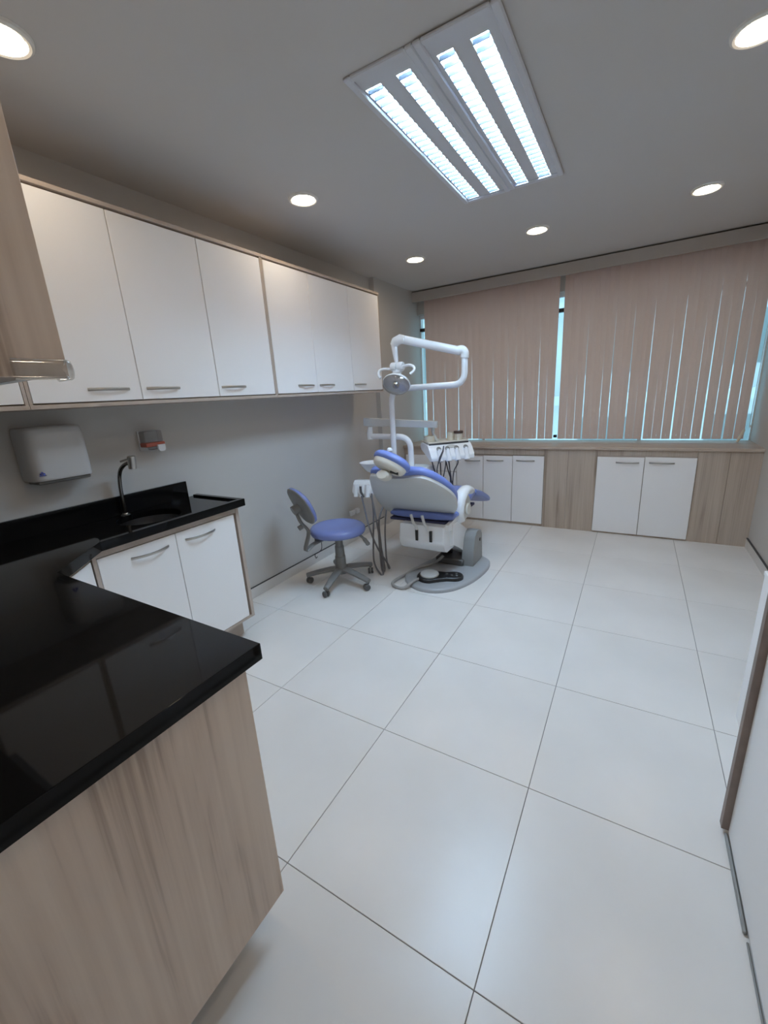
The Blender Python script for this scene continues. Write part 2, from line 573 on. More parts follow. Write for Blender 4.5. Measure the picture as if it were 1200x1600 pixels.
# ------------------------------------------------------------------ ceiling lights
def fixture(x0, x1, y0, y1, slots, sy0, sy1, dz, label):
    z = ZC+dz
    t = thing('recessed_light', label, 'ceiling light', ((x0+x1)/2, (y0+y1)/2, z), group='recessed louvre lights')
    bm = B()
    f = 0.028
    zf0, zf1 = z-.012, z+.001
    box(bm, x0, x0+f, y0, y1, zf0, zf1, .004); box(bm, x1-f, x1, y0, y1, zf0, zf1, .004)
    box(bm, x0+f, x1-f, y0, y0+f, zf0, zf1, .004); box(bm, x0+f, x1-f, y1-f, y1, zf0, zf1, .004)
    obj('frame', bm, 'fixture', t)
    zp = z-.003
    bm = B()
    xs = [x0+f]+[v for s in slots for v in s]+[x1-f]
    for k in range(0, len(xs), 2):
        box(bm, xs[k], xs[k+1], y0+f, y1-f, zp, zp+.004)
    for s in slots:
        box(bm, s[0], s[1], y0+f, sy0, zp, zp+.004); box(bm, s[0], s[1], sy1, y1-f, zp, zp+.004)
    obj('face_panel', bm, 'fixture', t)
    obj('housing', bx(max(x0+f, HX0+.004)-.0, min(x1-f, HX1-.004), y0+f+.004, y1-f-.004, z+.088, z+.092), 'fixture', t)
    for a, b in slots:
        bm = B()                          # reflector trough, open downwards
        prof = [(a, zp+.004), (a+.002, zp+.022), ((a+b)/2-.020, zp+.052), ((a+b)/2+.020, zp+.052), (b-.002, zp+.022), (b, zp+.004)]
        rows = []
        for yy in (sy0, sy1):
            rows.append([bm.verts.new((u, yy, v)) for u, v in prof])
        for k in range(5):
            bm.faces.new((rows[0][k], rows[0][k+1], rows[1][k+1], rows[1][k]))
        bm.faces.new(rows[0]); bm.faces.new(rows[1][::-1])
        tr = obj('reflector', bm, 'alu', t)
        bm = B()
        xm = (a+b)/2
        tube(bm, [(xm, sy0+.02, zp+.028), (xm, sy1-.02, zp+.028)], .013, 12)
        obj('tube', bm, 'tube', tr)
        n = 26
        me = None
        for k in range(n):
            yy = sy0+(sy1-sy0)*(k+.5)/n
            bm = B()
            prism(bm, [(-.0030, 0.0145), (.0030, .0145), (.0010, 0.0), (-.0010, 0.0)], lambda u, v, q: (q, yy+u, zp-.006+v), a+.001, b-.001)
            obj('louver_blade', bm, 'blade', tr)
    return t

fixture(0.417, 0.689, 0.906, 2.160, ((.452, .516), (.580, .634)), 1.004, 2.124, 0.0, 'recessed fluorescent light with two louvred tubes, left one of the joined pair')
fixture(0.692, 0.972, 0.900, 2.140, ((.736, .793), (.852, .911)), 1.000, 2.112, -0.004, 'recessed fluorescent light with two louvred tubes, right one of the joined pair, hanging slightly lower')

def downlight(x, y, label):
    t = thing('downlight', label, 'ceiling light', (x, y, ZC), group='round downlights in the ceiling')
    bm = B()
    lathe(bm, [(.062, ZC-.004), (.066, ZC-.011), (.074, ZC-.013), (.082, ZC-.008), (.084, ZC), (.062, ZC)], (x, y, 0), 40)
    obj('trim_ring', bm, 'ring', t)
    bm = B()
    lathe(bm, [(0, ZC-.0085), (.035, ZC-.0082), (.055, ZC-.006), (.061, ZC-.003), (.061, ZC-.0005)], (x, y, 0), 40)
    obj('diffuser', bm, 'lamp', t)
for x, y, l in ((-.295, .175, 'lit round downlight at the top left edge, above the near wall cabinets'),
                (-.295, 1.518, 'lit round downlight in front of the middle of the long wall cabinets'),
                (-.295, 2.935, 'lit round downlight nearest the far left corner pillar'),
                (.684, 2.930, 'lit round downlight just beyond the far end of the louvred lights'),
                (1.663, 2.922, 'lit round downlight above the right half of the blinds'),
                (1.655, 1.525, 'large lit round downlight at the top right edge')):
    downlight(x, y, l)
for x, y, l in ((.684, .175, 'added out-of-view downlight above the near end of the room, above the peninsula end'),  # added out of view, continuing the grid, to light the wooden cabinet end
                (1.66, .175, 'added out-of-view downlight above the near end of the room, beside the closet')):
    downlight(x, y, l)

# ------------------------------------------------------------------ wall cabinets on the left wall
XF = -0.57
def wall_unit(y0, y1, doors, label, hands):
    t = thing('wall_cabinet', label, 'cabinet', ((XL+XF)/2, (y0+y1)/2, 1.41), group='white wall cabinets on the left wall')
    obj('carcass', bx(XL, XF-.022, y0+.001, y1-.001, 1.412, 2.205), 'carc', t)
    bm = B()
    box(bm, XL, XF+.004, y0+.0005, y1-.0005, 2.205, 2.222, .001)
    obj('top_board', bm, 'edge', t)
    obj('bottom_board', bx(XL, XF+.002, y0+.0005, y1-.0005, 1.408, 1.424, bev=.001), 'edge', t)
    ys = doors
    for ya, yb in ((y0+.001, y0+.012), (y1-.012, y1-.001)):
        obj('side_edge', bx(XF-.022, XF-.001, ya, yb, 1.424, 2.205), 'edge', t)
    for k in range(len(ys)-1):
        a = ys[k]+(.014 if k == 0 else .002); b = ys[k+1]-(.014 if k == len(ys)-2 else .002)
        d = obj('door', bx(XF-.019, XF, a, b, 1.430, 2.196, bev=.0012), 'white', t)
        if hands[k]:
            h0, h1 = hands[k]
            bm = B()
            bow_handle(bm, (XF, h0, 1.478), (XF, h1, 1.478), (1, 0, 0))
            obj('handle', bm, 'steel', d)
wall_unit(-0.30, 0.098, [-0.30, 0.098], 'white wall cabinet at the left edge, mostly behind the wooden cabinet end', [None])
wall_unit(0.098, 1.410, [0.098, .540, .972, 1.410], 'white three-door wall cabinet above the sink', [(.313, .486), (.566, .737), (.992, 1.163)])
wall_unit(1.410, 2.755, [1.410, 1.825, 2.285, 2.755], 'white three-door wall cabinet at the far end beside the pillar', [(1.62, 1.789), (1.85, 2.03), (2.30, 2.475)])

# wall cabinet on the near wall: only its wooden end shows
t = thing('wall_cabinet', 'wood-ended wall cabinet at the left edge with clear bumper on its corner', 'cabinet', (0.1, -0.5, 1.43))
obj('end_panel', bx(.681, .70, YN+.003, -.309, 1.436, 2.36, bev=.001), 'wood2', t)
obj('carcass', bx(-.555, .681, YN+.003, -.330, 1.440, 2.355), 'carc', t)
for a, b in ((-.30, .19), (.194, .679)):
    d = obj('door', bx(a, b, -.329, -.310, 1.440, 2.35, bev=.001), 'white', t)
bm = B()
z0, z1 = 1.4335, 1.459
tube(bm, round_path([(.7045, -.375, 1.446), (.7045, -.3045, 1.446), (.655, -.3045, 1.446)], .012), .0045, 12, rb=.0135, up=(0, 0, 1))
obj('corner_guard', bm, 'clear', t)

# ------------------------------------------------------------------ black granite worktop, base cabinets
bm = B()
ZT = 0.855
OUT = [(XL+.002, YN+.003), (.728, YN+.003), (.728, -.080), (-.247, -.080), (-.460, .163), (-.460, .931), (XL+.002, .931)]
SKX, SKY, SKR = -.690, .515, .150
ov = [bm.verts.new((x, y, ZT)) for x, y in OUT]
oe = [bm.edges.new((ov[i], ov[(i+1) % len(ov)])) for i in range(len(ov))]
cv = [bm.verts.new((SKX+SKR*math.cos(2*PI*k/40), SKY+SKR*math.sin(2*PI*k/40), ZT)) for k in range(40)]
ce = [bm.edges.new((cv[i], cv[(i+1) % 40])) for i in range(40)]
bmesh.ops.triangle_fill(bm, use_beauty=True, use_dissolve=False, edges=oe+ce)
for f in [f for f in bm.faces if all((v.co.xy-Vector((SKX, SKY))).length < SKR*1.001 for v in f.verts)]:
    bm.faces.remove(f)
r = bmesh.ops.extrude_face_region(bm, geom=bm.faces[:])
bmesh.ops.translate(bm, vec=(0, 0, -.030), verts=[g for g in r['geom'] if isinstance(g, bmesh.types.BMVert)])
def slab(poly, z0, z1, bev=.0015):
    prism(bm, poly, lambda u, v, a: (u, v, a), z0, z1, bev)
slab([(-.485, .178), (-.457, .165), (-.457, .9335), (-.485, .9335)], .8251, .866)      # raised rim, front
slab([(XL+.02, .906), (-.485, .906), (-.485, .934), (XL+.02, .934)], .825, .866)    # raised rim, far end
slab([(XL+.02, YN+.003), (.731, YN+.003), (.731, -.077), (-.245, -.077), (-.4572, .1648), (-.485, .178), (-.52, .19), (XL+.02, .19)], .825, .866)
wt = solo('worktop', bm, 'granite', 'polished black granite corner worktop with raised rim around the sink', 'worktop')
obj('backsplash', bx(XL+.002, XL+.02, YN+.003, .877, ZT, .955, bev=.001), 'granite', wt)

# sink bowl set in the worktop
t = thing('sink_basin', 'round stainless steel sink set into the black worktop', 'sink', (SKX, SKY, .72))
bm = B()
pr = [(.002, .700), (.06, .700), (.10, .706), (.130, .725), (.146, .76), (.153, .80), (.165, .8215), (.165, .8245), (.152, .8245), (.1505, .80), (.1435, .762), (.1285, .7275), (.0985, .7085), (.06, .7025), (.002, .7025)]
lathe(bm, pr, (SKX, SKY, 0), 48)
obj('bowl', bm, 'bowl', t)
bm = B(); lathe(bm, [(0, .707), (.02, .707), (.022, .704), (.022, .7026)], (SKX, SKY, 0), 20)
obj('drain', bm, 'chrome', t)

# tap
t = thing('tap', 'chrome swan-neck tap with side lever beside the sink', 'tap', (-.855, .485, ZT))
bm = B()
lathe(bm, [(.022, ZT), (.022, ZT+.004), (.014, ZT+.007), (.012, ZT+.012)], (-.855, .485, 0), 24)
obj('flange', bm, 'steel', t)
bm = B()
tube(bm, smooth_path([(-.855, .485, ZT+.005), (-.852, .486, .95), (-.846, .490, 1.04), (-.832, .497, 1.09), (-.805, .508, 1.118), (-.772, .516, 1.13)], 6), .0095, 14)
obj('neck', bm, 'steeld', t)
bm = B()
lathe(bm, [(.0, -.03), (.0185, -.03), (.0195, -.027), (.0195, .028), (.017, .033), (0, .034)], (0, 0, 0), 24)
bm.transform(Matrix.Translation((-.755, .523, 1.130)) @ Matrix.Rotation(math.radians(8), 4, 'Y'))
hd = obj('head', bm, 'steel', t)
bm = B(); tube(bm, [(-.755, .507, 1.150), (-.76, .470, 1.143)], .0045, 10)
obj('lever', bm, 'steeld', hd)

# sink cabinet
XD = -.495
ZB = .14
t = thing('base_cabinet', 'white two-door cabinet under the sink with beige edges', 'cabinet', (-.69, .52, 0))
obj('back_panel', bx(XL+.002, XL+.015, .15, .885, ZB+.016, .822), 'carc', t)
obj('bottom_panel', bx(XL+.002, XD-.022, .15, .885, ZB, ZB+.016), 'carc', t)
obj('inner_side', bx(XL+.015, XD-.022, .15, .166, ZB+.016, .822), 'carc', t)
obj('inner_side', bx(XL+.015, XD-.022, .870, .885, ZB+.016, .822), 'carc', t)
obj('plinth', bx(XL, XD-.09, .16, .88, 0, ZB), 'edge', t)
obj('top_rail', bx(XD-.022, XD-.004, .148, .890, .789, .823), 'edge', t)
obj('side_panel', bx(XL, XD-.002, .890, .912, ZB-.012, .823, bev=.001), 'edge', t)
obj('bottom_rail', bx(XD-.05, XD-.004, .148, .890, ZB-.012, ZB+.004), 'edge', t)
obj('corner_post', bx(XD-.022, XD-.001, .135, .151, ZB, .823), 'edge', t)
for a, b, h in ((.153, .511, (.287, .469)), (.515, .872, (.56, .738))):
    d = obj('door', bx(XD-.019, XD, a, b, ZB+.008, .786, bev=.0012), 'white', t)
    bm = B(); bow_handle(bm, (XD, h[0], .737), (XD, h[1], .737), (1, 0, 0))
    obj('handle', bm, 'steel', d)

# angled corner cabinet between the two runs
t = thing('base_cabinet', 'white angled corner cabinet between sink cabinet and black worktop', 'cabinet', (-.55, -.1, 0))
A2, B2 = Vector((XD-.001, .134)), Vector((-.275, -.115))
dv = (B2-A2).normalized(); nv = Vector((-dv.y, dv.x))
if nv.dot(Vector((1, 1))) < 0: nv = -nv
def dg(u, v, a):                          # along the diagonal, out of it, height
    q = A2+dv*u+nv*v
    return (q.x, q.y, a)
L = (B2-A2).length
obj('carcass', prism(B(), [(0, -.022), (L, -.022), (L-.02, -.12), (.1, -.20)], dg, ZB, .822), 'carc', t)
obj('top_rail', prism(B(), [(0.001, -.021), (L, -.021), (L, -.004), (0.001, -.004)], dg, .789, .823), 'edge', t)
obj('door', prism(B(), [(.012, -.019), (L-.01, -.019), (L-.01, 0), (.012, 0)], dg, ZB+.008, .786, .001), 'white', t)

# peninsula cabinet with the big wooden end
t = thing('base_cabinet', 'large wood-grain ended cabinet in the left foreground under the black worktop', 'cabinet', (.2, -.4, 0))
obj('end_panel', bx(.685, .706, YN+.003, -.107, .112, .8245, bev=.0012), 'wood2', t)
obj('carcass', bx(-.26, .685, YN+.003, -.130, .114, .824), 'carc', t)
obj('plinth', bx(-.2, .60, YN+.003, -.20, 0, .114), 'edge', t)
for a, b in ((-.255, .213), (.217, .683)):
    obj('door', bx(a, b, -.129, -.110, .12, .80, bev=.001), 'white', t)

# ------------------------------------------------------------------ things on the left wall
t = thing('towel_dispenser', 'grey-white paper towel dispenser on the wall above the black worktop', 'dispenser', (XL, .24, 1.09))
bm = B()
out = [(XL+.001, .118), (XL+.05, .1165), (XL+.095, .122), (XL+.117, .140), (XL+.124, .165), (XL+.127, .24), (XL+.124, .315), (XL+.117, .342), (XL+.095, .358), (XL+.05, .362), (XL+.001, .362)]
cen = (XL+.05, .24)
levels = [(1.108, .97), (1.113, .99), (1.121, 1.0), (1.22, 1.0), (1.30, .985), (1.322, .955), (1.333, .90), (1.338, .78)]
rings = []
for z, k in levels:
    rings.append([bm.verts.new((max(XL+.001, XL+(x-XL)*k), cen[1]+(y-cen[1])*(.5+.5*k if k < 1 else 1), z+(.004*(1-((y-.24)/.122)**2) if z > 1.29 else 0))) for x, y in out])
for a, b in zip(rings[:-1], rings[1:]):
    for k in range(len(out)):
        bm.faces.new((a[k], a[(k+1) % len(out)], b[(k+1) % len(out)], b[k]))
bm.faces.new(rings[0][::-1]); bm.faces.new(rings[-1])
cv_ = obj('cover', bm, 'dispenser', t, ang=50)
obj('outlet_tray', bx(XL, XL+.105, .135, .345, 1.092, 1.108, bev=.004), 'grey', t)
bm = B()
xq = XL+.1245
for cyl, czl, rr in ((0, .010, .0042), (-.006, .0035, .0046), (.006, .0035, .0046)):
    lathe(bm, [(rr, -.0008), (rr, .0012), (0, .0012)], (xq, .1505+cyl, 1.137+czl), 10, 'X')
box(bm, xq-.0008, xq+.0012, .138, .164, 1.1325, 1.1355)
obj('emblem', bm, 'logo', cv_)

t = thing('soap_dispenser', 'clear wall soap dispenser with orange-red band and white push lever', 'dispenser', (XL, .71, 1.14))
obj('back_plate', bx(XL, XL+.008, .655, .765, 1.165, 1.272, bev=.002), 'dispenser', t)
obj('tank', bx(XL+.008, XL+.062, .660, .762, 1.208, 1.270, bev=.006, seg=2), 'clear2', t)
obj('band', bx(XL+.008, XL+.068, .658, .766, 1.186, 1.209, bev=.003), 'soap', t)
obj('pump', bx(XL+.02, XL+.05, .69, .735, 1.168, 1.186, bev=.003), 'clear', t)
bm = B()
pl = [(p.x, p.y) for p in round_path([(.717, 1.195, 0), (.717, 1.158, 0), (.759, 1.158, 0), (.759, 1.195, 0)], .016)]
prism(bm, pl, lambda u, v, a: (a, u, v), XL+.066, XL+.077, .001)
obj('lever', bm, 'enamel', t)

t = thing('wall_outlet', 'small white double outlet box low on the wall behind the stool', 'outlet', (XL, 2.6, .27))
obj('plate', bx(XL, XL+.02, 2.525, 2.60, .265, .315, bev=.003), 'enamel', t)
obj('plug', bx(XL, XL+.034, 2.615, 2.665, .268, .318, bev=.006), 'enamel', t)

# ------------------------------------------------------------------ window bench with cabinets
YF = 3.64
bt = solo('bench_top', bx(PX, XR, YF-.035, YB+.06, .787, .812, bev=.002), 'woodtop', 'long wood-grain sill top of the bench under the window', 'bench top')
t = thing('window_bench', 'low wood-grain bench cabinet with white doors under the window', 'cabinet', (.75, 3.85, 0))
obj('carcass', bx(PX, XR, YF+.004, YB, 0.0, .785), 'carc', t)
# vertical wooden boards of the front
for a, b, z0, z1 in ((PX, -.213, .718, .785), (-.211, .688, .725, .785), (.690, .900, 0, .785), (.902, 1.146, 0, .785), (1.148, 1.888, .735, .785),
                     (1.890, 2.10, 0, .785), (2.102, XR, 0, .785), (PX, .688, 0, .026), (1.148, 1.888, 0, .014)):
    obj('front_panel', bx(a, b, YF-.012, YF+.004, z0, z1, bev=.0008), 'wood', t)
for a, b, z0, z1, h in ((-.208, .083, .028, .706, (-.115, .052)), (.088, .384, .028, .712, (.122, .295)), (.389, .688, .030, .718, (.425, .60)),
                        (1.150, 1.516, .018, .724, (1.300, 1.478)), (1.521, 1.887, .018, .728, (1.553, 1.735))):
    d = obj('door', bx(a, b, YF-.030, YF-.012 if z0 > .0 else YF, z0, z1, bev=.0012), 'white', t)
    bm = B(); bow_handle(bm, (h[0], YF-.03, z1-.047), (h[1], YF-.03, z1-.047), (0, -1, 0))
    obj('handle', bm, 'steel', d)
obj('recess_panel', bx(PX+.002, .688, YF-.0115, YF+.003, .026, .718), 'carc', t)
obj('recess_panel', bx(1.149, 1.887, YF-.0115, YF+.003, .014, .734), 'carc', t)
for z0, z1 in ((.028, .170), (.177, .346), (.353, .528), (.535, .706)):
    obj('drawer', bx(PX+.03, -.215, YF-.030, YF-.012, z0, z1, bev=.0012), 'white', t)

# ------------------------------------------------------------------ vertical blinds and valance
t = thing('valance', 'beige blind valance running along the top of the window', 'valance', (.74, 4.0, 2.345))
obj('front_board', bx(PX, XR, 3.965, 3.98, 2.352, 2.452, bev=.002), 'valance', t)
obj('top_board', bx(PX, XR, 3.98, YB, 2.437, 2.452), 'valance', t)

def blind(x0, x1, n, label, seed, big):
    rnd = random.Random(seed)
    t = thing('vertical_blind', label, 'blind', ((x0+x1)/2, 4.03, .835), group='vertical blinds at the window')
    obj('head_rail', bx(x0, x1, 4.012, 4.045, 2.395, 2.42), 'enamel', t)
    p = (x1-x0)/n
    zt, zb = 2.395, .838
    gaps = []
    for k in range(n+1):
        g = rnd.choice([.0012, .002, .0035, .005, .006, .0065])
        if k in big: g = .0125
        gaps.append(g)
    H = zt-zb
    rows = [0, .030, .0375, .30, .62, .95, 1.25, H]
    cols = [0, .46, .54, 1.0]
    for k in range(n):
        bm = B()
        ov = .0018
        grid = []
        for z in rows:
            f = z/H
            g0 = gaps[k]*(1-f)/2-ov*f; g1 = gaps[k+1]*(1-f)/2-ov*f
            xa = x0+p*k+g0 - (ov if k == 0 else 0)*0; xb = x0+p*(k+1)-g1
            row = []
            for c in cols:
                xx = xa+(xb-xa)*c
                yy = 4.03+(-.0045+.009*c) - .004*math.sin(PI*c)
                row.append(bm.verts.new((xx, yy, zb+z)))
            grid.append(row)
        for i in range(len(rows)-1):
            for j in range(3):
                if i == 1 and j == 1:
                    continue              # the hole for the weight clip
                bm.faces.new((grid[i][j], grid[i][j+1], grid[i+1][j+1], grid[i+1][j]))
        obj('slat', bm, 'blind', t)
    return t
blind(-.728, .688, 18, 'left vertical blind of beige fabric slats with daylight between', 3, (1, 3, 5, 7, 10, 12, 13, 16))
vb = blind(.737, 2.232, 20, 'right vertical blind of beige fabric slats with daylight between', 8, (3, 6, 8, 10, 13, 16, 18))
bm = B()
tube(bm, smooth_path([(2.262, 4.03, 2.40), (2.259, 4.03, 1.7), (2.255, 4.03, 1.0), (2.262, 4.03, .955), (2.272, 4.03, 1.0), (2.274, 4.03, 1.7), (2.274, 4.03, 2.40)], 5), .0022, 6)
obj('chain', bm, 'cream', vb)
# small wooden stick leaning on the blind
bm = B()
tube(bm, [(2.180, 3.965, .8185), (2.222, 4.006, .920)], .005, 8, rb=.010, up=(1, 0, 0))
solo('stick', bm, 'cup', 'small beige wooden stick leaning on the right end of the blind', 'stick')

# building seen through the gaps
t = thing('building', 'pale apartment building seen through the slit between the blinds', 'building', (-2.0, 13.2, -6))
obj('wall', bx(-10, 6, 13, 18, -6, 9), 'facade', t)
for k in range(6):
    obj('floor_slab', bx(-10, 6, 12.3, 13, -4+k*2.4, -3.75+k*2.4), 'facade', t)
    for j in range(5):
        obj('window', bx(-9+j*3, -7.4+j*3, 12.96, 13.0, -3.2+k*2.4, -2.0+k*2.4), 'glass', t)

# ------------------------------------------------------------------ right side: closet and low white cabinet
t = thing('wardrobe', 'tall white closet at the right edge with brown wooden edge strip', 'closet', (2.0, 0, 0))
obj('body', bx(1.796, XR-.004, YN+.004, .715, .075, 2.2), 'white', t)
obj('plinth', bx(1.800, XR-.004, YN+.004, .71, 0, .075), 'base', t)
obj('door', bx(1.7755, 1.795, YN+.004, .715, .014, 2.2, bev=.001), 'white', t)
obj('edge_strip', bx(1.757, 1.785, .716, .742, .018, 2.2, bev=.001), 'strip', t)
obj('end_panel', bx(1.785, XR-.004, .716, .740, 0, 2.2), 'white', t)
obj('foot_strip', bx(1.766, 1.775, .428, .715, .0005, .012, bev=.003), 'pillar', t)
obj('foot_strip', bx(1.770, 1.775, YN+.004, .412, .0005, .007, bev=.002), 'pillar', t)
t = thing('low_cabinet', 'low white cabinet behind the brown closet strip at the right edge', 'cabinet', (2.09, 1.03, 0))
obj('body', bx(1.888, XR, .745, 1.333, 0.0, .645), 'white', t)
obj('top', bx(1.885, XR, .745, 1.335, .645, .66, bev=.001), 'white', t)

# ------------------------------------------------------------------ dental chair
CX = .05
t = thing('dental_chair', 'white and periwinkle blue dental chair, seen from behind its reclined back', 'dental chair', (.2, 2.2, 0))
# base plate
ol = close_path([(.45, 2.56), (.50, 2.48), (.515, 2.36), (.50, 2.20), (.465, 2.06), (.40, 1.93), (.30, 1.845), (.18, 1.83), (.075, 1.875), (-.01, 1.965), (-.035, 2.09), (.0, 2.25), (.06, 2.45), (.15, 2.60), (.30, 2.64)], 5)
bm = B()
pad(bm, ol, [(0, 0.0), (0, .018), (.006, .026), (.02, .030)], lambda u, v, h: (u, v, h))
obj('base_plate', bm, 'basep', t)
# grey pillar at the rear right
bm = B()
pp = [(p.x, p.y) for p in round_path([(2.33, .03, 0), (2.33, .13, 0), (2.375, .27, 0), (2.43, .305, 0), (2.54, .285, 0), (2.56, .03, 0)], .04)]
prism(bm, pp, lambda u, v, a: (a, u, v), .318, .412, .008)
pil = obj('pillar', bm, 'pillar', t)
bm = B(); lathe(bm, [(.014, .0), (.014, .004), (0, .004)], (.412, 2.49, .21), 16, 'X')
obj('bolt_cover', bm, 'black', pil)
obj('pillar_foot', bx(.10, .335, 2.30, 2.58, .029, .085, bev=.01), 'greyd', t)
# lift arms from the box to the pillar
bm2 = B()
P4 = [(2.14, .26), (2.14, .43), (2.24, .43), (2.50, .27), (2.50, .10), (2.42, .10), (2.24, .225)]
prism(bm2, P4, lambda u, v, a: (a, u, v), .235, .322, .008)
obj('lift_arm', bm2, 'enamel', t)
bm = B()
prism(bm, [(2.2, .20), (2.22, .22), (2.45, .10), (2.43, .08)], lambda u, v, a: (a, u, v), .10, .20, .004)
obj('linkage', bm, 'black', t)
# white box under the seat
bm = B()
pb = [(p.x, p.y) for p in round_path([(2.03, .435, 0), (2.02, .30, 0), (2.06, .225, 0), (2.38, .225, 0), (2.40, .435, 0)], .03)]
prism(bm, pb, lambda u, v, a: (a, u, v), -.072, .292, .014)
sb = obj('seat_box', bm, 'enamel', t)
for xs in (.078, .192):
    obj('slot', bx(xs-.010, xs+.010, 2.012, 2.035, .315, .40, bev=.002), 'black', sb)
# flared bracket at the right top of the box
bm = B()
prism(bm, [(2.06, .40), (2.06, .445), (2.16, .450), (2.40, .51), (2.42, .49), (2.36, .40), (2.2, .37)], lambda u, v, a: (a, u, v), .288, .315, .004)
obj('seat_bracket', bm, 'enamel', t)
# release levers
for k, xs in enumerate((.055, .145)):
    bm = B()
    tube(bm, [(xs-.012, 2.005, .520), (xs+.008, 2.0, .455), (xs+.03, 2.0, .435), (xs+.032, 2.005, .405)], .012, 8, rb=.005, up=(0, 1, 0))
    obj('lever', bm, 'shell', t)
obj('seat_pan', prism(B(), [(-.19, 2.10), (.27, 2.10), (.29, 2.2), (.29, 2.72), (-.19, 2.72)], lambda u, v, a: (u, v, a), .432, .452, .003), 'bluedark', t)
# seat cushion
bm = B()
loft(bm, [((CX+.01, 2.115, .472), .22, (0, 0, 1), .012), ((CX+.01, 2.13, .478), .265, (0, 0, 1), .026), ((CX+.01, 2.25, .487), .275, (0, .0, 1), .036), ((CX, 2.45, .505), .265, (0, 0, 1), .045), ((CX, 2.62, .530), .255, (0, 0, 1), .05),
          ((CX, 2.73, .540), .245, (0, .15, 1), .048), ((CX, 2.77, .540), .21, (0, .2, 1), .025)])
obj('seat', bm, 'blue', t)
bm = B()
upl = (0, .4, 1)
loft(bm, [((CX+.01, 2.74, .535), .20, upl, .025), ((CX+.01, 2.77, .528), .232, upl, .045), ((CX+.015, 2.95, .470), .235, upl, .045), ((CX+.015, 3.10, .408), .235, upl, .04), ((CX+.015, 3.18, .372), .225, upl, .033), ((CX+.015, 3.20, .363), .19, upl, .018)])
obj('leg_rest', bm, 'blue', t)
# backrest: shell underneath, cushion on top
BO = Vector((.03, 2.30, .42)); BV = Vector((0, -.5, .44)).normalized(); BN = Vector((0, .44, .5)).normalized()
def bk(u, v, h):
    uu = u
    h2 = h - .030*math.cos(min(1, abs(u)/.36)*PI/2) * (1 if h <= .001 else .35) * max(0, 1-abs(v-.33)/.5)
    return BO+Vector((uu, 0, 0))+BV*v+BN*h2
sh_out = close_path([(0, -.04), (.10, -.02), (.18, .04), (.26, .11), (.32, .20), (.352, .32), (.356, .42), (.325, .52), (.275, .60), (.205, .652), (.11, .645), (0, .632),
                     (-.11, .640), (-.185, .648), (-.222, .60), (-.262, .50), (-.30, .40), (-.332, .28), (-.35, .16), (-.335, .06), (-.26, .0), (-.14, -.035)], 3)
bm = B()
pad(bm, sh_out, [(.012, -.012), (0, -.004), (0, .014)], bk)
obj('back_shell', bm, 'shell', t, ang=50)
cu_out = close_path([(0, .03), (.12, .05), (.22, .10), (.30, .18), (.35, .31), (.362, .42), (.334, .525), (.288, .61), (.228, .665), (.19, .685), (.1, .688), (0, .68),
                     (-.1, .68), (-.18, .674), (-.225, .61), (-.25, .51), (-.28, .41), (-.31, .29), (-.325, .18), (-.30, .10), (-.2, .05)], 3)
bm = B()
pad(bm, cu_out, [(.03, .012), (.006, .018), (0, .032), (.004, .052), (.02, .070), (.05, .080)], bk)
obj('back_cushion', bm, 'blue', t, ang=60)
# headrest
HO = Vector((.052, 1.735, .945))
ra_ = math.radians(24)
HU = Vector((math.cos(ra_), 0.15, -math.sin(ra_))).normalized()
HN0 = Vector((0, .62, .78))
HV = HN0.cross(HU).normalized()
HN = HU.cross(HV).normalized()
if HN.z < 0: HN = -HN
if HV.z < 0: HV = -HV
def hd(u, v, h):
    return HO+HU*u+HV*v+HN*h
ell = lambda a, b, n=36: [(a*math.cos(2*PI*k/n)*(1+.05*math.sin(2*PI*k/n)), b*math.sin(2*PI*k/n)) for k in range(n)]
bm = B()
pad(bm, ell(.132, .088), [(.02, -.012), (.002, .0), (0, .018), (.008, .036), (.028, .050)], hd)
hr = obj('headrest', bm, 'blue', t, ang=60)
bm = B()
pad(bm, ell(.118, .072), [(.03, -.055), (.012, -.044), (.003, -.028), (0, -.008)], hd)
obj('headrest_shell', bm, 'cream', hr, ang=60)
bm = B()
box(bm, -.045, .03, -.075, -.02, -.085, -.045, .006)
bm.transform(Matrix(((HU.x, HV.x, HN.x, HO.x), (HU.y, HV.y, HN.y, HO.y), (HU.z, HV.z, HN.z, HO.z), (0, 0, 0, 1))))
obj('headrest_clamp', bm, 'cream', hr)
bm = B()
lathe(bm, [(0, -.03), (.040, -.03), (.048, -.022), (.05, 0), (.046, .03)], (0, 0, 0), 28)
mm = Matrix(((1, 0, 0, .02), (0, .45, -.9, 1.690), (0, .9, .45, .872), (0, 0, 0, 1)))
bm.transform(mm @ Matrix.Rotation(PI, 4, 'X') @ Matrix.Scale(.68, 4, (0, 1, 0)))
obj('headrest_knob', bm, 'cream', hr)
bm = B()
tube(bm, [(.07, 1.70, .905), (.125, 1.705, .890)], .016, 10)
obj('headrest_bolt', bm, 'black', hr)
bm = B(); lathe(bm, [(.018, 0), (.017, .012), (.010, .02), (0, .022)], (.01, 1.80, 1.02), 20)
obj('headrest_button', bm, 'enamel', hr)
